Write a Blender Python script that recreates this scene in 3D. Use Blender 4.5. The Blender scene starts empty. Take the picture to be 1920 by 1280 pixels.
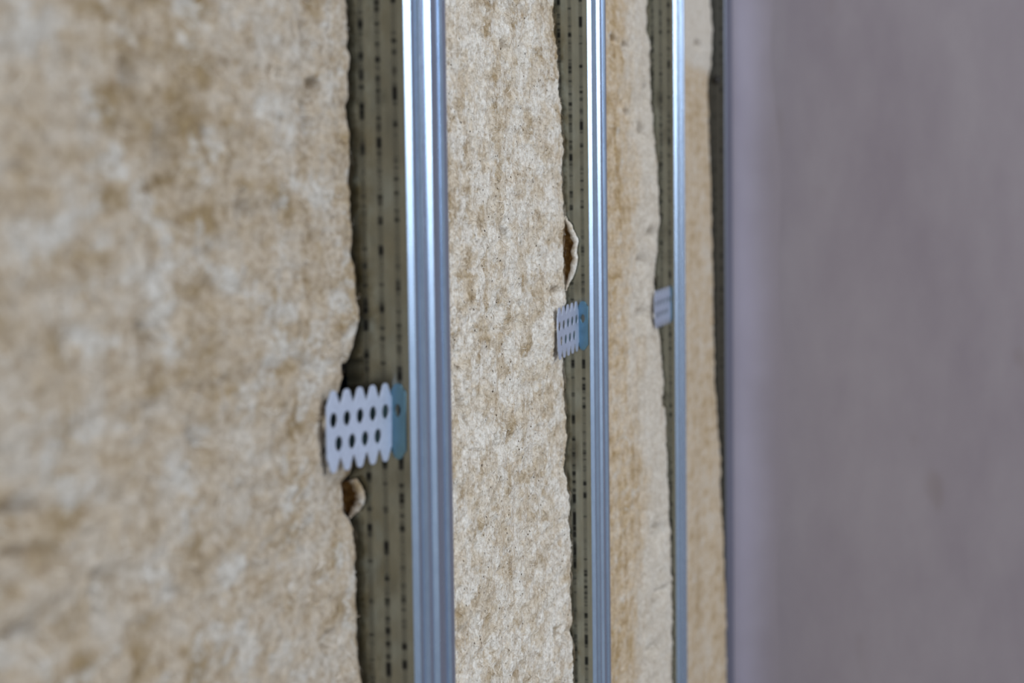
import bpy, bmesh, math, random
import numpy as np
from mathutils import Matrix, Vector

random.seed(7)
SC = bpy.context.scene
COL = SC.collection

# ------------------------------------------------------------------ camera
# wall with insulation lies in the plane x = 0 (front of the metal channels) and runs along +Y; the room is at +X
FPX = 3478.0                       # focal length in pixels of a 1920 px wide picture
TH, PI_, RO, CD, CH = 0.21468835, 0.08193767, -0.01264369, 0.18565176, 1.10
fw = np.array([-math.sin(TH) * math.cos(PI_), math.cos(TH) * math.cos(PI_), -math.sin(PI_)])
rt = np.cross(fw, [0, 0, 1]); rt /= np.linalg.norm(rt); up = np.cross(rt, fw)
CR = rt * math.cos(RO) + up * math.sin(RO)
CU = up * math.cos(RO) - rt * math.sin(RO)
CP = np.array([CD, 0.0, CH])
cam = bpy.data.cameras.new('camera')
cam.sensor_width = 36.0
cam.lens = FPX / 1920 * 36
cam.clip_start = 0.02
cam.dof.use_dof = True
cam.dof.focus_distance = 0.95
cam.dof.aperture_fstop = 11.0
camo = bpy.data.objects.new('camera', cam)
m = Matrix.Identity(4)
for i in range(3):
    m[i][0], m[i][1], m[i][2], m[i][3] = CR[i], CU[i], -fw[i], CP[i]
camo.matrix_world = m
COL.objects.link(camo)
SC.camera = camo

# ------------------------------------------------------------------ light
w = bpy.data.worlds.new('world'); SC.world = w; w.use_nodes = True
w.node_tree.nodes['Background'].inputs[0].default_value = (0.93, 0.95, 1.0, 1)
w.node_tree.nodes['Background'].inputs[1].default_value = 0.34
def window_light(name, loc, target, sx, sy, power, col):
    l = bpy.data.lights.new(name, 'AREA'); l.shape = 'RECTANGLE'; l.size = sx; l.size_y = sy
    l.energy = power; l.color = col
    o = bpy.data.objects.new(name, l); o.location = loc
    o.rotation_euler = (Vector(target) - Vector(loc)).to_track_quat('-Z', 'Y').to_euler()
    COL.objects.link(o); return o
window_light('window_daylight', (2.9, 0.15, 2.25), (0.0, 1.0, 1.1), 1.7, 2.1, 92, (0.86, 0.93, 1.0))
SC.view_settings.view_transform = 'Standard'
SC.view_settings.look = 'None'
SC.view_settings.gamma = 1.0
SC.view_settings.use_curve_mapping = False
SC.view_settings.exposure = 0.0

# ------------------------------------------------------------------ layout
PITCH = 0.40004
S1 = 0.70784                                   # centre of the first channel along the wall
CEN = [S1, S1 + PITCH, 1.50485, 1.90901]       # four channels
PW = 0.060                                     # channel width
WALLX = -0.125                                 # face of the rough wall behind the insulation
TOPZ = 2.40
ENDY = CEN[3] + 0.040                          # face of the end wall's board

def ray(px, py):
    d = fw * FPX + CR * (px - 960) + CU * (640 - py)
    return d
def on_s(px, py, s):                            # image point -> (x, z) in the plane y = s
    d = ray(px, py); t = (s - CP[1]) / d[1]; p = CP + d * t; return p[0], p[2]
def on_x(px, py, x):                            # image point -> (s, z) in the plane x = const
    d = ray(px, py); t = (x - CP[0]) / d[0]; p = CP + d * t; return p[1], p[2]

# ------------------------------------------------------------------ helpers
def tag(o, label=None, cat=None, group=None, kind=None):
    if label: o['label'] = label
    if cat: o['category'] = cat
    if group: o['group'] = group
    if kind: o['kind'] = kind
    return o
def obj(name, me, mat=None, parent=None, loc=(0, 0, 0)):
    o = bpy.data.objects.new(name, me)
    if mat is not None and me is not None and not me.materials: me.materials.append(mat)
    o.location = loc
    if parent is not None: o.parent = parent
    COL.objects.link(o); return o
def mesh_np(name, V, Fq, smooth=True):
    me = bpy.data.meshes.new(name)
    V = np.ascontiguousarray(V, np.float32); Fq = np.ascontiguousarray(Fq, np.int32)
    n, k = Fq.shape
    me.vertices.add(len(V)); me.vertices.foreach_set('co', V.ravel())
    me.loops.add(n * k); me.loops.foreach_set('vertex_index', Fq.ravel())
    me.polygons.add(n); me.polygons.foreach_set('loop_start', np.arange(0, n * k, k, dtype=np.int32))
    me.polygons.foreach_set('use_smooth', np.full(n, smooth))
    me.update(calc_edges=True); me.validate(); return me
def mesh_bm(name, bm, smooth=False):
    bmesh.ops.recalc_face_normals(bm, faces=bm.faces[:])
    me = bpy.data.meshes.new(name); bm.to_mesh(me); bm.free()
    if smooth:
        for p in me.polygons: p.use_smooth = True
    return me
def box_bm(bm, x0, x1, y0, y1, z0, z1):
    vs = [bm.verts.new(p) for p in ((x0,y0,z0),(x1,y0,z0),(x1,y1,z0),(x0,y1,z0),(x0,y0,z1),(x1,y0,z1),(x1,y1,z1),(x0,y1,z1))]
    for f in ((0,3,2,1),(4,5,6,7),(0,1,5,4),(1,2,6,5),(2,3,7,6),(3,0,4,7)): bm.faces.new([vs[i] for i in f])
def box(name, b, mat, parent=None, bevel=0.0, loc=(0, 0, 0)):
    bm = bmesh.new(); box_bm(bm, *b)
    if bevel: bmesh.ops.bevel(bm, geom=bm.edges[:], offset=bevel, segments=2, affect='EDGES')
    return obj(name, mesh_bm(name, bm), mat, parent, loc)

def _hash(ix, iy, seed):
    h = (ix.astype(np.int64) * 374761393 + iy.astype(np.int64) * 668265263 + seed * 1442695041) & 0x7fffffff
    h = ((h ^ (h >> 13)) * 1274126177) & 0x7fffffff
    return ((h ^ (h >> 16)) & 0xffff) / 65535.0
def pn(x, y, seed):                             # 2-D gradient noise, about -1..1
    x, y = np.broadcast_arrays(x, y)
    ix, iy = np.floor(x), np.floor(y); fx, fy = x - ix, y - iy
    ux, uy = fx**3 * (fx * (fx * 6 - 15) + 10), fy**3 * (fy * (fy * 6 - 15) + 10)
    def g(a, b):
        t = _hash(ix + a, iy + b, seed) * 2 * math.pi
        return np.cos(t) * (fx - a) + np.sin(t) * (fy - b)
    n0 = g(0, 0) * (1 - ux) + g(1, 0) * ux; n1 = g(0, 1) * (1 - ux) + g(1, 1) * ux
    return 1.5 * (n0 * (1 - uy) + n1 * uy)
def sstep(a, b, x):
    t = np.clip((x - a) / (b - a), 0, 1); return t * t * (3 - 2 * t)

# ------------------------------------------------------------------ materials
class N:
    def __init__(s, name):
        s.m = bpy.data.materials.new(name); s.m.use_nodes = True; s.t = s.m.node_tree
        s.b = s.t.nodes['Principled BSDF']; s.tc = s.t.nodes.new('ShaderNodeTexCoord')
    def n(s, typ, **kw):
        x = s.t.nodes.new(typ)
        for k, v in kw.items(): setattr(x, k, v)
        return x
    def l(s, a, b): s.t.links.new(a, b)
    def map(s, scale=(1,1,1), rot=(0,0,0), loc=(0,0,0)):
        x = s.n('ShaderNodeMapping'); s.l(s.tc.outputs['Object'], x.inputs[0])
        x.inputs['Scale'].default_value = scale; x.inputs['Rotation'].default_value = rot; x.inputs['Location'].default_value = loc
        return x.outputs[0]
    def noise(s, scale, detail=3, rough=.55, vec=None, dist=0.0):
        x = s.n('ShaderNodeTexNoise'); x.inputs['Scale'].default_value = scale; x.inputs['Detail'].default_value = detail
        x.inputs['Roughness'].default_value = rough; x.inputs['Distortion'].default_value = dist
        s.l(vec if vec is not None else s.tc.outputs['Object'], x.inputs['Vector']); return x.outputs['Fac']
    def ramp(s, fac, stops):
        x = s.n('ShaderNodeValToRGB'); e = x.color_ramp.elements
        while len(e) < len(stops): e.new(.5)
        for i, (p, c) in enumerate(stops):
            e[i].position = p; e[i].color = (*c, 1) if len(c) == 3 else c
        s.l(fac, x.inputs[0]); return x.outputs[0]
    def mr(s, val, a, b, c=0, d=1, smooth=True):
        x = s.n('ShaderNodeMapRange'); x.interpolation_type = 'SMOOTHSTEP' if smooth else 'LINEAR'
        s.l(val, x.inputs['Value'])
        for k, v in (('From Min', a), ('From Max', b), ('To Min', c), ('To Max', d)): x.inputs[k].default_value = v
        return x.outputs[0]
    def mix(s, fac, a, b, mode='MIX'):
        x = s.n('ShaderNodeMix', data_type='RGBA', blend_type=mode)
        for sock, v in ((x.inputs[0], fac), (x.inputs[6], a), (x.inputs[7], b)):
            if hasattr(v, 'links'): s.l(v, sock)
            elif isinstance(v, tuple): sock.default_value = (*v, 1)
            else: sock.default_value = v
        return x.outputs[2]
    def math(s, op, a, b=None):
        x = s.n('ShaderNodeMath', operation=op)
        for i, v in enumerate((a, b)):
            if v is None: continue
            if hasattr(v, 'links'): s.l(v, x.inputs[i])
            else: x.inputs[i].default_value = v
        return x.outputs[0]
    def bump(s, h, strength, dist):
        x = s.n('ShaderNodeBump'); x.inputs['Strength'].default_value = strength; x.inputs['Distance'].default_value = dist
        s.l(h, x.inputs['Height']); s.l(x.outputs[0], s.b.inputs['Normal'])
    def xyz(s):
        x = s.n('ShaderNodeSeparateXYZ'); s.l(s.tc.outputs['Object'], x.inputs[0]); return x.outputs

def insulation_mat(name, tan, beige, white, white_amt, zone=None, specks=True, seed=0.0):
    tan, beige, white = (tuple(.80 * q for q in c_) for c_ in (tan, beige, white))
    k = N(name)
    big = k.noise(26, 3, .55, k.map((1, .5, .5), loc=(seed, seed, seed)))
    mid = k.noise(120, 4, .65, k.map((1, .34, .8), loc=(seed, 2, 1)))
    cross = k.noise(170, 2, .5, k.map((1, .07, 1), rot=(.10, 0, 0), loc=(3, seed, 0)))
    vert = k.noise(110, 2, .5, k.map((1, .6, .10), loc=(5, seed, 0)))
    fine = k.noise(620, 4, .75, k.map((1, .35, .8), rot=(.35, 0, 0)))
    s1 = k.math('ADD', k.math('ADD', k.math('MULTIPLY', big, .22), k.math('MULTIPLY', vert, .19)), k.math('ADD', k.math('MULTIPLY', mid, .42), k.math('MULTIPLY', cross, .16)))
    c = k.ramp(s1, [(.40, tan), (.49, beige), (.59, tuple(.5 * b + .5 * w_ for b, w_ in zip(beige, white)))])
    wf = k.mr(k.noise(85, 5, .7, k.map((1, .36, .75), loc=(7, seed, 4))), .60 - white_amt, .72 - white_amt)
    if zone is not None:
        wf = k.math('MAXIMUM', wf, zone(k))
    c = k.mix(k.math('MULTIPLY', wf, .8), c, white)
    c = k.mix(.75, c, k.ramp(fine, [(.34, (.62, .53, .42)), (.5, (1, 1, 1)), (.66, (1.2, 1.2, 1.2))]), 'MULTIPLY')
    if specks:
        v = k.n('ShaderNodeTexVoronoi'); v.inputs['Scale'].default_value = 270; v.inputs['Randomness'].default_value = 1
        k.l(k.tc.outputs['Object'], v.inputs['Vector'])
        near = k.math('LESS_THAN', v.outputs['Distance'], .15)
        sep = k.n('ShaderNodeSeparateColor'); k.l(v.outputs['Color'], sep.inputs[0])
        pick = k.math('GREATER_THAN', k.math('ADD', sep.outputs[0], k.math('MULTIPLY', k.noise(18, 2), .9)), 1.10)
        c = k.mix(k.math('MULTIPLY', near, pick), c, (.06, .04, .025))
    k.l(c, k.b.inputs['Base Color'])
    k.b.inputs['Roughness'].default_value = .95; k.b.inputs['Specular IOR Level'].default_value = .08
    k.bump(k.math('ADD', fine, k.math('MULTIPLY', k.noise(1400, 2, .6), .6)), .8, .0009)
    return k.m

TAN, BEIGE, WHITE = (.50, .36, .20), (.66, .54, .41), (.76, .71, .66)
M = {}
M['batt_a'] = insulation_mat('wood_fibre_mat_beige', (.355, .262, .15), (.535, .445, .345), (.65, .625, .59), .08, specks=False, seed=.3)
M['batt_b'] = insulation_mat('wood_fibre_mat_pale', (.48, .37, .235), (.74, .65, .53), (.90, .87, .82), .15, seed=1.7)
def zone_c(k):                                   # paler fibre towards the far edge of the mat
    x = k.xyz(); q = k.math('ADD', x[1], k.math('MULTIPLY', k.noise(11, 5, .65), .26))
    return k.math('MULTIPLY', k.mr(q, .02 + .13, .09 + .13), .9)
M['batt_c'] = insulation_mat('wood_fibre_mat_ochre', (.47, .33, .17), (.68, .54, .38), (.78, .74, .68), .04, zone=zone_c, specks=False, seed=3.1)
_zb = on_x(1300, 128, -.02)[1]
def zone_d(k):                                   # paler upper piece
    x = k.xyz(); q = k.math('ADD', x[2], k.math('MULTIPLY', k.noise(30, 3), .02))
    return k.math('MULTIPLY', k.mr(q, _zb + .005, _zb + .017), .9)
M['batt_d'] = insulation_mat('wood_fibre_mat_tan', (.54, .40, .245), (.70, .565, .41), (.80, .76, .70), .0, zone=zone_d, specks=False, seed=5.2)

def brown_core():
    k = N('torn_brown_core'); f = k.noise(300, 4, .7)
    k.l(k.ramp(f, [(.35, (.10, .045, .008)), (.55, (.24, .125, .03)), (.75, (.42, .27, .11))]), k.b.inputs['Base Color'])
    k.b.inputs['Roughness'].default_value = .95; k.bump(f, .6, .001); return k.m
M['core'] = brown_core()
def fibre_mat(name, a, b):
    k = N(name); f = k.noise(70, 2); k.l(k.ramp(f, [(.4, a), (.6, b)]), k.b.inputs['Base Color'])
    k.b.inputs['Roughness'].default_value = .7; k.b.inputs['Specular IOR Level'].default_value = .2; return k.m
M['fibre'] = fibre_mat('loose_fibre', (.66, .54, .40), (.86, .82, .76))

def zinc(name, base, rough, dashes=False):
    k = N(name)
    sp = k.noise(420, 3, .6, k.map((1, 1, .35)))
    st = k.noise(900, 2, .5, k.map((1, 1, .02)))
    c = k.mix(.35, base, k.ramp(sp, [(.35, (.80, .82, .86)), (.65, (1.1, 1.1, 1.1))]), 'MULTIPLY')
    r = k.math('ADD', k.math('MULTIPLY', k.noise(60, 3, .6, k.map((1, 1, .2))), .10), rough - .05)
    if dashes:                                  # three rows of dirty stamped dashes along the flange
        x = k.xyz(); acc = None
        for i, (dx, th_) in enumerate(((-.0061, .50), (-.0126, .51), (-.0191, .50))):
            col = k.mr(k.math('ABSOLUTE', k.math('SUBTRACT', x[0], dx)), .0004, .0017, 1, 0)
            dash = k.noise(150, 2, .6, k.map((0, 0, 1), loc=(i * 7.3, i * 2.1, 0)))
            lng = k.noise(16, 2, .5, k.map((0, 0, 1), loc=(i * 3.3, i * 5.1, 0)))
            on = k.mr(k.math('ADD', k.math('MULTIPLY', dash, .72), k.math('MULTIPLY', lng, .28)), th_ - .02, th_ + .08, .32, 1)
            v = k.math('MULTIPLY', col, on); acc = v if acc is None else k.math('MAXIMUM', acc, v)
        c = k.mix(k.math('MULTIPLY', acc, .95), c, (.02, .02, .02))
        r = k.math('ADD', r, k.math('MULTIPLY', acc, .35))
    k.l(c, k.b.inputs['Base Color']); k.l(r, k.b.inputs['Roughness'])
    k.b.inputs['Metallic'].default_value = 1.0
    k.bump(st, .12, .0003)
    return k.m
M['zinc'] = zinc('galvanised_steel', (.44, .565, .75), .27)
M['zinc_flange'] = zinc('galvanised_steel_flange', (.305, .312, .262), .16, True)
M['zinc_flange_shaded'] = zinc('shaded_galvanised_flange', (.15, .15, .135), .4, True)  # corner channel's shade put into a darker flange colour
M['zinc_plate'] = zinc('galvanised_hanger_steel', (.62, .69, .85), .55)
M['zinc_leg'] = zinc('hanger_steel_reflected_blue', (.17, .33, .45), .22)  # darker copy of the hanger steel, dim blue reflection put into the base
M['zinc_shaded'] = zinc('shaded_galvanised_steel', (.26, .29, .37), .38)  # web steel darkened, shade of the corner painted into the base

def board_mat(name, a, b):
    k = N(name)
    f = k.math('ADD', k.math('MULTIPLY', k.noise(5, 4, .6, k.map((1, 1, .5))), .6), k.math('MULTIPLY', k.noise(24, 4, .6, k.map((1, 1, .45))), .4))
    c = k.ramp(f, [(.36, a), (.62, b)])
    sm = k.mr(k.noise(17, 2, .5, k.map((1, 1, .5), loc=(1.3, 0, .4))), .66, .76)
    c = k.mix(k.math('MULTIPLY', sm, .25), c, (.20, .15, .12))
    k.l(c, k.b.inputs['Base Color']); k.b.inputs['Roughness'].default_value = .8; k.b.inputs['Specular IOR Level'].default_value = .25
    k.bump(k.noise(700, 2), .15, .0003); return k.m
M['board'] = board_mat('grey_lilac_board_paper', (.29, .25, .28), (.35, .31, .335))
def light_band_mat():
    k = N('pale_painted_light_feathered_out')
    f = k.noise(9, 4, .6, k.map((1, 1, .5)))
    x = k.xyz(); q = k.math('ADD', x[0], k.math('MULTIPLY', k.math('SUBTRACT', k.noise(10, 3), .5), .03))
    light_fade = k.mr(q, -.004, .050)                  # painted brightness fades out into the grey paper colour
    c = k.mix(light_fade, k.ramp(f, [(.36, (.48, .43, .52)), (.62, (.54, .49, .58))]), (.325, .282, .31))
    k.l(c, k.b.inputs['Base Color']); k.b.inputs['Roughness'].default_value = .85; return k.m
M['light_band'] = light_band_mat()
def plain(name, a, b, scale, rough=.9):
    k = N(name); f = k.noise(scale, 5, .6); k.l(k.ramp(f, [(.35, a), (.65, b)]), k.b.inputs['Base Color'])
    k.b.inputs['Roughness'].default_value = rough; k.bump(f, .4, .003); return k.m
M['rough_wall'] = plain('rough_masonry', (.22, .20, .18), (.33, .31, .28), 30)
M['floor'] = plain('concrete_screed', (.25, .24, .23), (.33, .32, .31), 12)
M['black'] = plain('black_phosphate_screw', (.012, .010, .009), (.03, .025, .02), 300, .6)

# ------------------------------------------------------------------ setting
tag(box('floor', (WALLX - .2, 3.0, -1.2, ENDY + .25, -.1, 0), M['floor']), kind='structure')
tag(box('wall_left', (WALLX - .2, WALLX, -.6, ENDY + .25, 0, TOPZ), M['rough_wall']), kind='structure')
tag(box('wall_end', (WALLX, 3.0, ENDY + .0125, ENDY + .25, 0, TOPZ), M['rough_wall']), kind='structure')

# plasterboard on the end wall, front face with a tapered long edge next to the insulated wall
def plasterboard():
    x0, x1 = -.03, 1.22
    bm = bmesh.new()
    prof = [(x0, ENDY + .0125), (x0, ENDY + .0022), (x0 + .004, ENDY + .0018), (x0 + .07, ENDY), (x1 - .07, ENDY), (x1 - .004, ENDY + .0018), (x1, ENDY + .0022), (x1, ENDY + .0125)]
    lo = [bm.verts.new((a, b, .01)) for a, b in prof]; hi = [bm.verts.new((a, b, TOPZ - .02)) for a, b in prof]
    n = len(prof)
    for i in range(n): bm.faces.new((lo[i], lo[(i + 1) % n], hi[(i + 1) % n], hi[i]))
    bm.faces.new(lo[::-1]); bm.faces.new(hi)
    o = obj('plasterboard', mesh_bm('plasterboard', bm), M['board'])
    tag(o, 'large smooth lilac grey plasterboard on the end wall at the right', 'plasterboard')
    # thin strip along the tapered edge, a gradual brightening painted into its colour
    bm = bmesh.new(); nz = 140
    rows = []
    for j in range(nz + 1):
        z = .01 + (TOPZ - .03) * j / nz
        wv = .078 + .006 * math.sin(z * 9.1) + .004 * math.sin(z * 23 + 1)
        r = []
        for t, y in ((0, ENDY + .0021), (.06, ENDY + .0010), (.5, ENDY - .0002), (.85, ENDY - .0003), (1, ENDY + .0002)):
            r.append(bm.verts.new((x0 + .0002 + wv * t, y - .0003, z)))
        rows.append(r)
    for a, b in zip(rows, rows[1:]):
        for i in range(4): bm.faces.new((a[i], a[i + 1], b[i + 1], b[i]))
    f = obj('board_edge_light', mesh_bm('board_edge_light', bm, True), M['light_band'], o)
    tag(f, 'paler band of painted light along the board edge')
plasterboard()

# ------------------------------------------------------------------ channels
def sheet(name, pts, z0, z1, thick, mat, parent, nz=1):
    """open sheet-metal section (list of (s, x)) run vertically, given a thickness on its inner side"""
    bm = bmesh.new()
    P = [Vector((a, b)) for a, b in pts]; inn = []
    for i, p in enumerate(P):
        d0 = (P[i] - P[i - 1]).normalized() if i else None
        d1 = (P[i + 1] - P[i]).normalized() if i < len(P) - 1 else None
        d = (d0 or d1) if (d0 is None or d1 is None) else (d0 + d1).normalized()
        inn.append(p + Vector((d.y, -d.x)) * thick)
    ring = P + inn[::-1]
    lv = [bm.verts.new((p.y, p.x, z0)) for p in ring]; hv = [bm.verts.new((p.y, p.x, z1)) for p in ring]
    n = len(ring)
    for i in range(n): bm.faces.new((lv[i], lv[(i + 1) % n], hv[(i + 1) % n], hv[i]))
    for i in range(len(P) - 1):
        j = n - 1 - i
        bm.faces.new((lv[i], lv[j], lv[j - 1], lv[i + 1])); bm.faces.new((hv[i], hv[i + 1], hv[j - 1], hv[j]))
    return obj(name, mesh_bm(name, bm), mat, parent)

MM = .001
WEB = [(0, -2.3), (.12, -2.05), (1.85, -.2), (2.3, -.02), (2.9, 0), (8, -.55), (15.0, -1.75), (15.1, -1.7), (15.75, -.15), (15.9, -.05), (17, -.05), (24, -.75), (29.4, -1.85), (29.5, -1.8), (31.1, -.2), (31.3, -.1), (32.3, -.1), (42, -.7), (49.5, -1.4), (49.6, -1.35), (50.15, -.25), (50.3, -.18), (53, -.2), (58, -.7), (59.4, -1.0), (59.85, -1.6), (60, -2.3)]
def flange_pts(s, sign):
    g = []
    for d in (2.3, 14.0, 26.2, 27.0):
        off = 0
        g.append((s + sign * off, -d))
    lip = (s + sign * 5.5, -27.0); return g + [lip, (s + sign * 6.0, -26.3)]
def channel(c, label, web=WEB, m_web='zinc', m_fl='zinc_flange'):
    root = obj('metal_channel', None, loc=(0, c - PW / 2, 0))
    tag(root, label, 'metal profile', 'galvanised channels along the insulated wall')
    z0, z1 = .012, TOPZ - .03
    sheet('web', [(a * MM, b * MM) for a, b in web], z0, z1, .0006, M[m_web], root)
    near = flange_pts(0, 1)[::-1]
    sheet('flange', [(a * MM, b * MM) for a, b in near], z0, z1, .0006, M[m_fl], root)
    far = flange_pts(60, -1)
    sheet('flange', [(a * MM, b * MM) for a, b in far], z0, z1, .0006, M[m_fl], root)
    return root
channel(CEN[0], 'widest ribbed metal channel, in the left half of the photo beside the biggest perforated plate')
channel(CEN[1], 'second ribbed metal channel from the left, behind the pale speckled insulation')
channel(CEN[2], 'third metal channel from the left, narrow and bright, beside the smallest perforated plate')
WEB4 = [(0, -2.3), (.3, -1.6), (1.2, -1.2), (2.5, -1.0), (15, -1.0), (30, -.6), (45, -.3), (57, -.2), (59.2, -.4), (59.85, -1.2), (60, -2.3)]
ch4 = channel(CEN[3], 'dark shaded metal channel in the corner against the lilac grey board', WEB4, 'zinc_shaded', 'zinc_flange_shaded')

# black screw in the flange of the corner channel
x_, z_ = on_s(1343, 150, CEN[3] - PW / 2)
bm = bmesh.new()
prof = [(0, -.0022), (.0018, -.0022), (.0044, -.0012), (.0046, -.0006), (.0020, .0006), (.0017, .010), (.0004, .013)]
for i in range(len(prof) - 1):
    pass
rings = [[bm.verts.new((r * math.cos(a) + x_, y, r * math.sin(a) + z_)) for a in [k * math.pi / 8 for k in range(16)]] for r, y in prof[1:]]
for a, b in zip(rings, rings[1:]):
    for i in range(16): bm.faces.new((a[i], a[(i + 1) % 16], b[(i + 1) % 16], b[i]))
bm.faces.new(rings[0]); bm.faces.new(rings[-1])
tag(obj('screw', mesh_bm('screw', bm, True), M['black'], ch4), 'small black screw')

# ------------------------------------------------------------------ direct hangers
def plate_mesh(name, L, H, pitch, nteeth, thick, tooth=.0053, hole=(.0026, .0029), holes=True, x_off=0.0):
    """toothed perforated strip in the local XY plane (X along the strip), via a filled 2-D curve"""
    cu = bpy.data.curves.new(name, 'CURVE'); cu.dimensions = '2D'; cu.fill_mode = 'BOTH'
    cu.extrude = thick / 2; cu.bevel_depth = .00008; cu.bevel_resolution = 1
    def spl(pts):
        s = cu.splines.new('POLY'); s.points.add(len(pts) - 1); s.use_cyclic_u = True
        for q, (a, b) in zip(s.points, pts): q.co = (a, b, 0, 1)
    hb = H / 2 - tooth
    lobe = []
    for k in range(nteeth):
        c = (k + .5) * pitch
        for u, v in ((-.5, 0), (-.45, .03), (-.27, .60), (-.22, .82), (-.12, .97), (0, 1), (.12, .97), (.22, .82), (.27, .60), (.45, .03)):
            lobe.append((c + u * pitch, hb + v * tooth))
    lobe.append((nteeth * pitch, hb))
    top = lobe; bot = [(a, -b) for a, b in lobe][::-1]
    spl(top + bot)
    if holes:
        for k in range(nteeth):
            for row, off in ((.0042, .5), (-.0046, .12)):
                cx = (k + off) * pitch + (0 if row > 0 else 0)
                if cx < hole[0] * 1.3: continue
                spl([(cx + hole[0] * math.cos(t), row + hole[1] * math.sin(t)) for t in [-2 * math.pi * i / 14 for i in range(14)]])
    tmp = bpy.data.objects.new(name, cu); COL.objects.link(tmp)
    dg = bpy.context.evaluated_depsgraph_get(); me = bpy.data.meshes.new_from_object(tmp.evaluated_get(dg))
    bpy.data.objects.remove(tmp); bpy.data.curves.remove(cu)
    me.name = name; return me

PL = plate_mesh('bent_end', .047, .0298, .0094, 5, .0004)
TIP = plate_mesh('leg_tip', .006, .0290, .0070, 1, .0004, tooth=.0030, hole=(.0014, .0026))
_bm = bmesh.new(); box_bm(_bm, 0, .1111, -.0105, .0105, -.0005, .0005); LEG = mesh_bm('leg', _bm)
HZ = [on_s(735, 789, CEN[0] - PW / 2)[1], on_s(1084, 608, CEN[1] - PW / 2)[1], on_s(1257, 570, CEN[2] - PW / 2)[1]]
def hanger(c, px, py, slant, twist, tip, label):
    """U-shaped hanger: base on the wall, legs along the channel's flanges, near leg's end bent out towards the camera side"""
    s0 = c - PW / 2
    x_, z_ = on_s(px, py, s0)                       # where the bent end meets the flange
    root = obj('direct_hanger', None, loc=(WALLX, c, z_))
    tag(root, label, 'hanger bracket', 'perforated hangers holding the channels')
    W2 = PW / 2 + .0012
    # base strip against the wall
    bm = bmesh.new(); box_bm(bm, 0, .001, -W2, W2, -.0152, .0152)
    obj('base', mesh_bm('base', bm), M['zinc_plate'], root)
    ln = x_ - WALLX
    for sg in (-1, 1):
        o = obj('leg', LEG, M['zinc_leg'], root)
        # local X -> world +X (away from the wall), local Y -> world Z, thickness -> world Y
        L_ = ln if sg < 0 else ln - .012
        o.matrix_local = Matrix.Translation((0, sg * W2, 0)) @ Matrix(((L_ / .1111, 0, 0, 0), (0, 0, 1 if sg > 0 else -1, 0), (0, 1, 0, 0), (0, 0, 0, 1)))
    o = obj('leg_tip', TIP, M['zinc_leg'], root)     # short rest of the leg lying on the flange, reflected blue in its colour
    o.matrix_local = Matrix.Translation((ln - .0004, -W2 + .0006, 0)) @ Matrix(((tip / .0070, 0, 0, 0), (0, 0, -1, 0), (0, 1, 0, 0), (0, 0, 0, 1)))
    o = obj('bent_end', PL, M['zinc_plate'], root)
    ca, sa = math.cos(slant), math.sin(slant)
    X = Vector((-sa, -ca, 0)); Y = Vector((0, 0, 1)); Z = X.cross(Y)
    R = Matrix((X, Y, Z)).transposed().to_4x4()
    o.matrix_local = Matrix.Translation((ln, -W2, 0)) @ R @ Matrix.Rotation(twist, 4, 'Z')
    tag(o, 'toothed perforated end bent outwards')
    return root
hanger(CEN[0], 735, 789, math.radians(13.6), math.radians(1.6), .0060, 'biggest perforated toothed steel hanger, at the left beside the widest channel')
hanger(CEN[1], 1085, 610, math.radians(4.5), math.radians(-2), .0062, 'middle-sized perforated toothed steel hanger beside the second channel from the left')
hanger(CEN[2], 1257, 570, math.radians(7.5), math.radians(-2), .0022, 'smallest, blurred perforated steel hanger beside the third channel from the left')

# ------------------------------------------------------------------ insulation mats
def coords(lo, hi, dlo, dhi, step, coarse):
    a = np.arange(dlo, dhi, step)
    l = np.arange(lo, dlo, coarse); h = np.append(np.arange(dhi, hi, coarse), hi)
    return np.concatenate([l, a, h])

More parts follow.
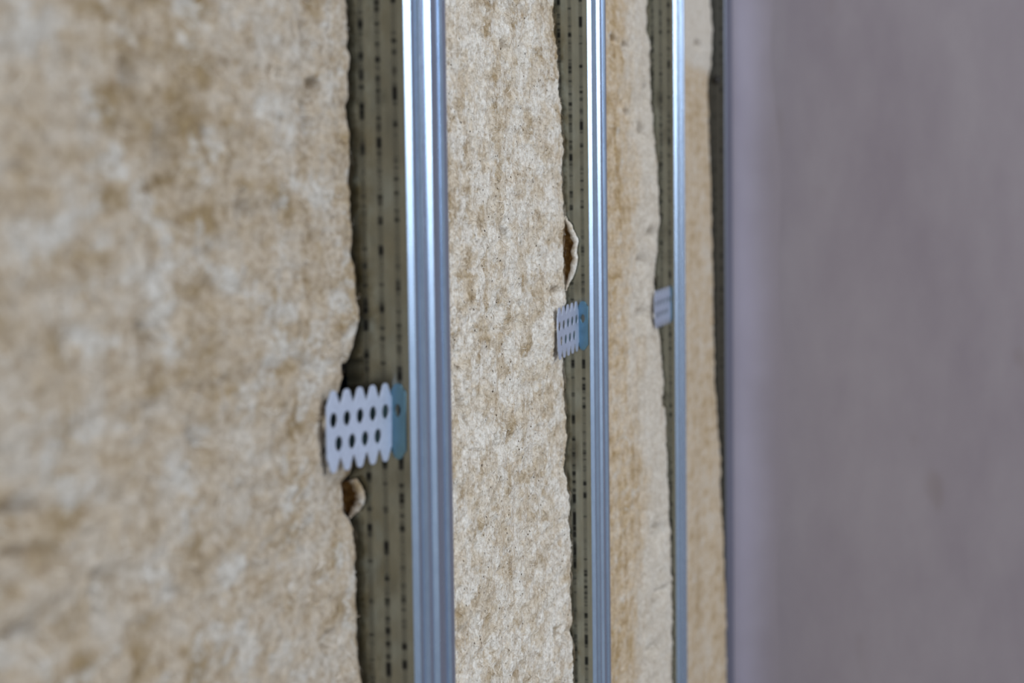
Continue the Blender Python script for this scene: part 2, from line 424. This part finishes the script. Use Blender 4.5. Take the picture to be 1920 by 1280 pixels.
def batt(idx, label, mat, s_lo, s_hi, edge_px, step_s, step_z, zpad, amp, pits=(), grooves=(), seed=1, dense_lo=None, front=-.0215, cut=None, bulges=()):
    s_edge = s_hi
    ez = sorted((on_s(px, py, s_edge)[::-1] for px, py in edge_px))
    ezz = np.array([e[0] for e in ez]); exx = np.array([e[1] for e in ez])
    zt = on_s(900, 0, s_hi)[1] + zpad; zb = on_s(900, 1280, s_hi)[1] - zpad
    Z = coords(.02, TOPZ - .04, zb, zt, step_z, .03)
    dl = s_lo if dense_lo is None else dense_lo
    S = np.concatenate([np.arange(s_lo, dl, .008), np.arange(dl, s_hi - .02, step_s), np.arange(s_hi - .02, s_hi - .0005, min(step_s, .0008)), [s_hi]])
    SS, ZZ = np.meshgrid(S, Z)                       # rows: z, cols: s
    xe = np.interp(Z, ezz, exx)
    k = max(3, int(.05 / step_z)); ker = np.hanning(k); ker /= ker.sum()
    xsm = np.convolve(np.pad(xe, (k, k), 'edge'), ker, 'same')[k:-k]
    mean = xsm.mean() if front is None else front
    t = sstep(s_lo, s_hi, SS)
    tl = sstep(s_hi - .10, s_hi, SS)
    base = mean + (xsm[:, None] - mean) * (.35 * t + .65 * tl)
    base += (xe - xsm)[:, None] * sstep(s_hi - .022, s_hi - .004, SS)
    a = amp
    d = a[0] * pn(SS / .060, ZZ / .075, seed) + a[1] * pn(SS / .017, ZZ / .020, seed + 1)
    d += a[1] * .7 * pn(SS / .09, ZZ / .007, seed + 2) + a[1] * .6 * pn(SS / .009, ZZ / .06, seed + 3)
    d += a[2] * pn(SS / .0062, ZZ / .0065, seed + 4) + a[2] * .6 * pn(SS / .0032, ZZ / .0030, seed + 5)
    d -= a[2] * 1.6 * np.clip(pn(SS / .013, ZZ / .011, seed + 6) - .35, 0, 1) * 2
    d += a[3] * pn(SS / .0018, ZZ / .0015, seed + 7)
    edgefade = 1 - .55 * sstep(s_hi - .02, s_hi, SS)
    X = base + d * edgefade
    # crumbly edge
    X += sstep(s_hi - .012, s_hi - .002, SS) * (.0009 * pn(ZZ / .009, SS * 0 + 3.3, seed + 8) + .0005 * pn(ZZ / .0035, SS * 0 + 9.1, seed + 9))
    for (px, py, depth, rs, rz, tilt) in pits:       # hollows
        ps, pz = on_x(px, py, mean)
        u = SS - ps; v = ZZ - pz - tilt * u
        rn = np.where(u < 0, rs * .40, rs * 1.7)
        rz *= .62
        X -= 3.6 * depth * np.exp(-(np.abs(u / rn) ** 2.2 + np.abs(v / rz) ** 2.4)) * (1 + .35 * pn(SS / .004, ZZ / .004, seed + 10))
    for (so, bz, h, rn_, rf_, rz_) in bulges:        # fibre pressed up under a hanger's end
        u = SS - (s_hi - so)
        X += h * np.exp(-(u / np.where(u < 0, rn_, rf_)) ** 2 - ((ZZ - bz) / rz_) ** 4)
    for (off, z0, z1, depth, wd, wob) in grooves:    # long creases parallel to the edge
        u = SS - (s_hi - off) - wob * pn(ZZ / .035, SS * 0 + off * 99, seed + 11)
        X -= depth * np.exp(-(u / wd) ** 2) * sstep(z0 - .02, z0 + .02, ZZ) * (1 - sstep(z1 - .02, z1 + .02, ZZ)) * (.75 + .5 * pn(ZZ / .02, SS * 0 + 1, seed + 12))
    if cut is not None:                              # opening cut around the hanger
        for ln, cz, hh, dp in cut:
            e = hh * (1 + .12 * pn(SS / .012, ZZ / .012, seed + 20))
            l_ = ln * (1 + .25 * pn(ZZ / .008, SS * 0, seed + 21))
            X -= dp * sstep(-.0025, .0025, SS - (s_hi - l_)) * (1 - sstep(e - .0015, e + .0015, np.abs(ZZ - cz)))
    rr = .0035
    q = np.clip((SS - (s_hi - rr)) / rr, 0, 1); X -= rr * (1 - np.sqrt(1 - .985 * q * q))
    q = np.clip(((s_lo + .004) - SS) / .004, 0, 1); X -= .004 * (1 - np.sqrt(1 - .985 * q * q))
    # close it: side walls back to the rough wall
    cols_x = [np.full((len(Z), 1), WALLX + .0005)]; cols_s = [np.full((len(Z), 1), s_lo)]
    cols_x.append(X); cols_s.append(SS)
    xr = X[:, -1:]
    for f in (.08, .2, .4, .7, 1.0):
        cols_x.append(xr * (1 - f) + (WALLX + .0005) * f)
        cols_s.append(s_hi + .0006 * pn(Z[:, None] / .006, np.full((len(Z), 1), f * 9), seed + 13) - (.0004 if f < 1 else 0))
    GX = np.hstack(cols_x); GS = np.hstack(cols_s); GZ = np.repeat(Z[:, None], GX.shape[1], 1)
    nr, nc = GX.shape
    o_y = (s_lo + s_hi) / 2
    V = np.stack([GX - WALLX, GS - o_y, GZ], -1).reshape(-1, 3)
    I = np.arange(nr * nc).reshape(nr, nc)
    Q = np.stack([I[:-1, :-1], I[:-1, 1:], I[1:, 1:], I[1:, :-1]], -1).reshape(-1, 4)
    Q2 = np.stack([I[:-1, -1], I[:-1, 0], I[1:, 0], I[1:, -1]], -1)
    Q = np.concatenate([Q, Q2])
    me = mesh_np('insulation_mat', V, Q)
    o = obj('insulation_mat', me, M[mat], loc=(WALLX, o_y, 0))
    tag(o, label, 'insulation', 'wood fibre insulation mats between the channels')
    def surf(s, z):                                  # surface height at scattered points
        i = np.clip(np.searchsorted(Z, z) - 1, 0, len(Z) - 2); j = np.clip(np.searchsorted(S, s) - 1, 0, len(S) - 2)
        return X[i, j]
    return o, surf, (zb, zt), (lambda z: np.interp(z, ezz, exx))

def fibres(o, surf, n, s0, s1, z0, z1, seed, lmin=.004, lmax=.014, wid=.00009, lift=.0009):
    r = np.random.default_rng(seed); K = 4
    s = r.uniform(s0, s1, n); z = r.uniform(z0, z1, n); L = r.uniform(lmin, lmax, n)
    ang = r.normal(math.pi / 2, .75, n); cur = r.normal(0, .9, n)
    w_ = wid * r.uniform(.6, 1.5, n); h0 = r.uniform(-.0002, lift, n); arch = r.uniform(0, lift, n)
    P = np.zeros((n, K, 2, 3))
    ps, pz = s.copy(), z.copy()
    for k in range(K):
        a = ang + cur * (k / (K - 1) - .5)
        t = k / (K - 1)
        x = surf(s, z) * .5 + surf(ps, pz) * .5 + h0 + arch * 4 * t * (1 - t)
        nx, nz = -np.sin(a), np.cos(a)
        tip = 1 - .6 * abs(2 * t - 1)
        for q, sg in enumerate((-1, 1)):
            P[:, k, q, 0] = x + sg * w_ * tip * .5; P[:, k, q, 1] = ps + sg * nx * w_ * tip; P[:, k, q, 2] = pz + sg * nz * w_ * tip
        ps = np.clip(ps + np.cos(a) * L / (K - 1), s0, s1); pz = pz + np.sin(a) * L / (K - 1)
    V = P.reshape(-1, 3) - np.array([WALLX, o.location[1], 0])
    b = (np.arange(n) * K * 2)[:, None]
    Q = np.concatenate([np.concatenate([b + 2 * k, b + 2 * k + 1, b + 2 * k + 3, b + 2 * k + 2], 1) for k in range(K - 1)])
    f = obj('loose_fibres', mesh_np('loose_fibres', V, Q), M['fibre'], o)
    tag(f, kind='stuff')

def torn_pocket(o, s_edge, outer, inner, depth, mat, seed):
    """torn-open fold of the mat's edge: thick pale lip around a brown hollow. outer / inner: picture outlines from top to bottom"""
    n = 26
    def sample(pts):
        pts = np.array(pts, float); tt = np.linspace(0, 1, n); src = np.linspace(0, 1, len(pts))
        return np.interp(tt, src, pts[:, 0]), np.interp(tt, src, pts[:, 1])
    ox, oy = sample(outer); ix, iy = sample(inner)
    r = np.random.default_rng(seed)
    rows = []
    NV = 9
    lip = []; hol = []
    for k in range(n):
        a = np.array(on_s(ox[k] + r.normal(0, .7), oy[k], s_edge)); b = np.array(on_s(ix[k], iy[k], s_edge))
        wdt = np.linalg.norm(a - b) + 1e-6; d = (a - b) / wdt; th = min(.0036 + .0005 * math.sin(k * 1.7), wdt * .6)
        # lip: rounded band at the outer outline
        ring = []
        for j in range(8):
            t = 2 * math.pi * j / 8
            p = a - d * th * .5 + d * th * .5 * math.cos(t)
            ring.append((p[0], s_edge + .0012 + .0022 * math.sin(t) + r.normal(0, .00015), p[1]))
        lip.append(ring)
        row = []
        for j in range(NV):
            t = j / (NV - 1); p = b - d * .002 + (a - d * th * .45 - b + d * .002) * t
            row.append((p[0], s_edge + .0008 + depth * math.sin(math.pi * min(1, t * .9 + .05)) ** .6 * math.sin(math.pi * k / (n - 1)) ** .4 + r.normal(0, .0002), p[1]))
        hol.append(row)
    off = np.array([WALLX, o.location[1], 0])
    V = np.array(lip).reshape(-1, 3) - off; I = np.arange(n * 8).reshape(n, 8)
    Q = np.stack([I[:-1], np.roll(I, -1, 1)[:-1], np.roll(I, -1, 1)[1:], I[1:]], -1).reshape(-1, 4)
    tag(obj('torn_lip', mesh_np('torn_lip', V, Q), M[mat], o), 'pale torn lip of the mat')
    V = np.array(hol).reshape(-1, 3) - off; I = np.arange(n * NV).reshape(n, NV)
    Q = np.stack([I[:-1, :-1], I[:-1, 1:], I[1:, 1:], I[1:, :-1]], -1).reshape(-1, 4)
    tag(obj('torn_core', mesh_np('torn_core', V, Q), M['core'], o), 'brown torn hollow in the mat edge')

GAP = .0055
H2 = PW / 2
# first mat: large and blurred, left third of the picture
E1 = [(653, -60), (655, 0), (656, 60), (653, 90), (658, 130), (654, 200), (656, 300), (659, 400), (664, 480), (668, 530), (672, 575), (676, 600), (672, 630), (663, 655), (654, 680), (653, 715), (660, 800), (664, 885), (646, 905), (644, 935), (650, 962), (662, 978), (667, 990), (669, 1060), (672, 1130), (677, 1200), (683, 1280), (686, 1340)]
P1 = [(585, 165, .004, .006, .004, 0), (574, 245, .005, .004, .012, 0), (570, 100, .002, .004, .012, 0), (270, 680, .003, .006, .016, 0), (285, 790, .002, .006, .01, 0), (12, 985, .002, .012, .007, 0), (15, 1065, .002, .010, .007, 0), (185, 1140, .003, .006, .012, 0), (365, 850, .002, .006, .01, 0), (572, 1020, .0025, .006, .006, .3), (610, 1205, .003, .006, .004, 0), (240, 210, .003, .006, .02, 0), (300, 310, .003, .006, .014, 0), (10, 1230, .002, .012, .008, 0), (450, 410, .0025, .006, .008, 0)]
b1, f1, zr1, _ = batt(1, 'large blurred beige insulation mat filling the left third of the photo', 'batt_a', .06, CEN[0] - H2 - GAP, E1, .0012, .0010, .03,
    (.0011, .0011, .0008, .0004), P1, [(.018, 1.05, 1.4, .0012, .002, .002)], seed=11, dense_lo=.30, front=-.0222, cut=((.009, HZ[0] + .0045, .0175, .05), (.032, HZ[0], .0105, .04)))
# second mat: pale, in focus
E2 = [(1037, -60), (1039, 0), (1042, 60), (1045, 100), (1048, 128), (1046, 160), (1051, 200), (1055, 245), (1058, 290), (1054, 320), (1056, 360), (1059, 400), (1058, 440), (1057, 500), (1060, 545), (1062, 562), (1055, 585), (1052, 620), (1053, 650), (1056, 670), (1058, 700), (1061, 760), (1064, 830), (1066, 900), (1069, 960), (1071, 1040), (1072, 1120), (1074, 1200), (1076, 1280), (1078, 1340)]
P2 = [(855, 668, .003, .006, .010, 0), (855, 715, .004, .006, .012, 0), (864, 765, .003, .006, .010, -.4), (940, 440, .003, .008, .006, -.2), (998, 730, .004, .005, .008, 0), (1026, 555, .004, .008, .006, 0), (945, 640, .002, .006, .012, 0), (925, 830, .003, .006, .005, -.3), (968, 610, .002, .005, .009, 0), (1040, 880, .003, .008, .012, 0), (950, 836, .002, .005, .009, 0), (1003, 805, .002, .004, .003, 0), (930, 590, .0015, .008, .012, 0), (940, 90, .003, .006, .005, 0), (1000, 110, .002, .006, .009, 0), (985, 60, .002, .006, .012, 0), (960, 1105, .002, .005, .012, 0), (1030, 1185, .004, .006, .003, 0), (1040, 1200, .003, .010, .005, 0), (860, 1200, .002, .008, .006, 0), (905, 1225, .0015, .005, .010, 0)]
b2, f2, zr2, _ = batt(2, 'pale speckled insulation mat in sharp focus between the first and second channel', 'batt_b', CEN[0] + H2 + .004, CEN[1] - H2 - GAP, E2, .0010, .00055, .03,
    (.0009, .0010, .00085, .00045), P2, [(.013, 1.06, 1.35, .0016, .0016, .003), (.045, .9, 1.3, .0008, .002, .004), (.12, .8, 1.3, .0007, .002, .005)], seed=31, front=-.0195, bulges=((.030, HZ[1] - .002, .0044, .030, .020, .019),))
# third mat: ochre
E3 = [(1212, -60), (1214, 0), (1215, 60), (1221, 92), (1219, 110), (1222, 180), (1227, 250), (1232, 300), (1236, 380), (1238, 420), (1233, 480), (1229, 520), (1226, 560), (1228, 600), (1238, 630), (1242, 680), (1246, 740), (1249, 800), (1251, 860), (1254, 940), (1258, 1000), (1260, 1060), (1261, 1130), (1261, 1200), (1262, 1280), (1263, 1340)]
P3 = [(1168, 85, .005, .012, .004, 0), (1147, 75, .004, .010, .004, 0), (1172, 217, .004, .010, .006, 0), (1195, 248, .004, .014, .010, -.1), (1158, 190, .003, .010, .010, 0), (1204, 180, .004, .012, .012, 0), (1206, 445, .004, .014, .008, 0), (1194, 500, .003, .014, .010, 0), (1222, 752, .004, .016, .005, 0), (1206, 1012, .005, .014, .014, 0), (1207, 1122, .005, .016, .006, 0), (1196, 600, .003, .014, .010, 0), (1200, 1230, .003, .014, .008, 0)]
b3, f3, zr3, _ = batt(3, 'ochre insulation mat with a paler torn far edge between the second and third channel', 'batt_c', CEN[1] + H2 + .004, CEN[2] - H2 - GAP, E3, .0016, .0011, .04,
    (.0008, .0008, .0006, .0003), P3, [(.09, .6, 1.4, .0022, .004, .010)], seed=53, front=-.020, bulges=((.030, HZ[2] - .002, .004, .030, .020, .019),), cut=((.006, HZ[2] + .003, .0165, .03),))
# fourth mat: narrow strip of tan
E4 = [(1331, -60), (1332, 0), (1336, 50), (1336, 80), (1333, 130), (1328, 150), (1329, 200), (1332, 300), (1335, 420), (1337, 520), (1339, 640), (1341, 720), (1346, 800), (1351, 850), (1353, 880), (1351, 900), (1354, 960), (1358, 1040), (1361, 1120), (1362, 1200), (1363, 1280), (1364, 1340)]
P4 = [(1302, 84, .004, .016, .005, 0)]
b4, f4, zr4, _ = batt(4, 'narrow smooth tan insulation mat beside the corner at the right', 'batt_d', CEN[2] + H2 + .004, CEN[3] - H2 - GAP, E4, .0025, .0018, .05,
    (.0007, .0004, .0002, .0001), P4, [], seed=71, front=-.020)

torn_pocket(b2, CEN[1] - H2 - GAP, [(1059, 405), (1070, 418), (1077, 436), (1084, 448), (1081, 470), (1082, 495), (1077, 515), (1068, 530), (1062, 545)], [(1057, 410), (1056, 430), (1056, 450), (1057, 480), (1058, 500), (1059, 520), (1060, 535)], .0036, 'batt_b', 3)
torn_pocket(b1, CEN[0] - H2 - GAP, [(668, 897), (678, 915), (683, 932), (681, 946), (672, 958), (662, 966), (655, 972)], [(640, 905), (641, 918), (643, 930), (645, 940), (647, 950), (650, 960), (653, 968)], .0036, 'batt_a', 5)

fibres(b2, f2, 26000, CEN[0] + H2 + .006, CEN[1] - H2 - GAP - .0005, zr2[0], zr2[1], 1)
fibres(b3, f3, 7000, CEN[1] + H2 + .006, CEN[2] - H2 - GAP - .0005, zr3[0], zr3[1], 2, wid=.00012)
fibres(b1, f1, 6000, .32, CEN[0] - H2 - GAP - .0005, zr1[0], zr1[1], 3, wid=.00012)
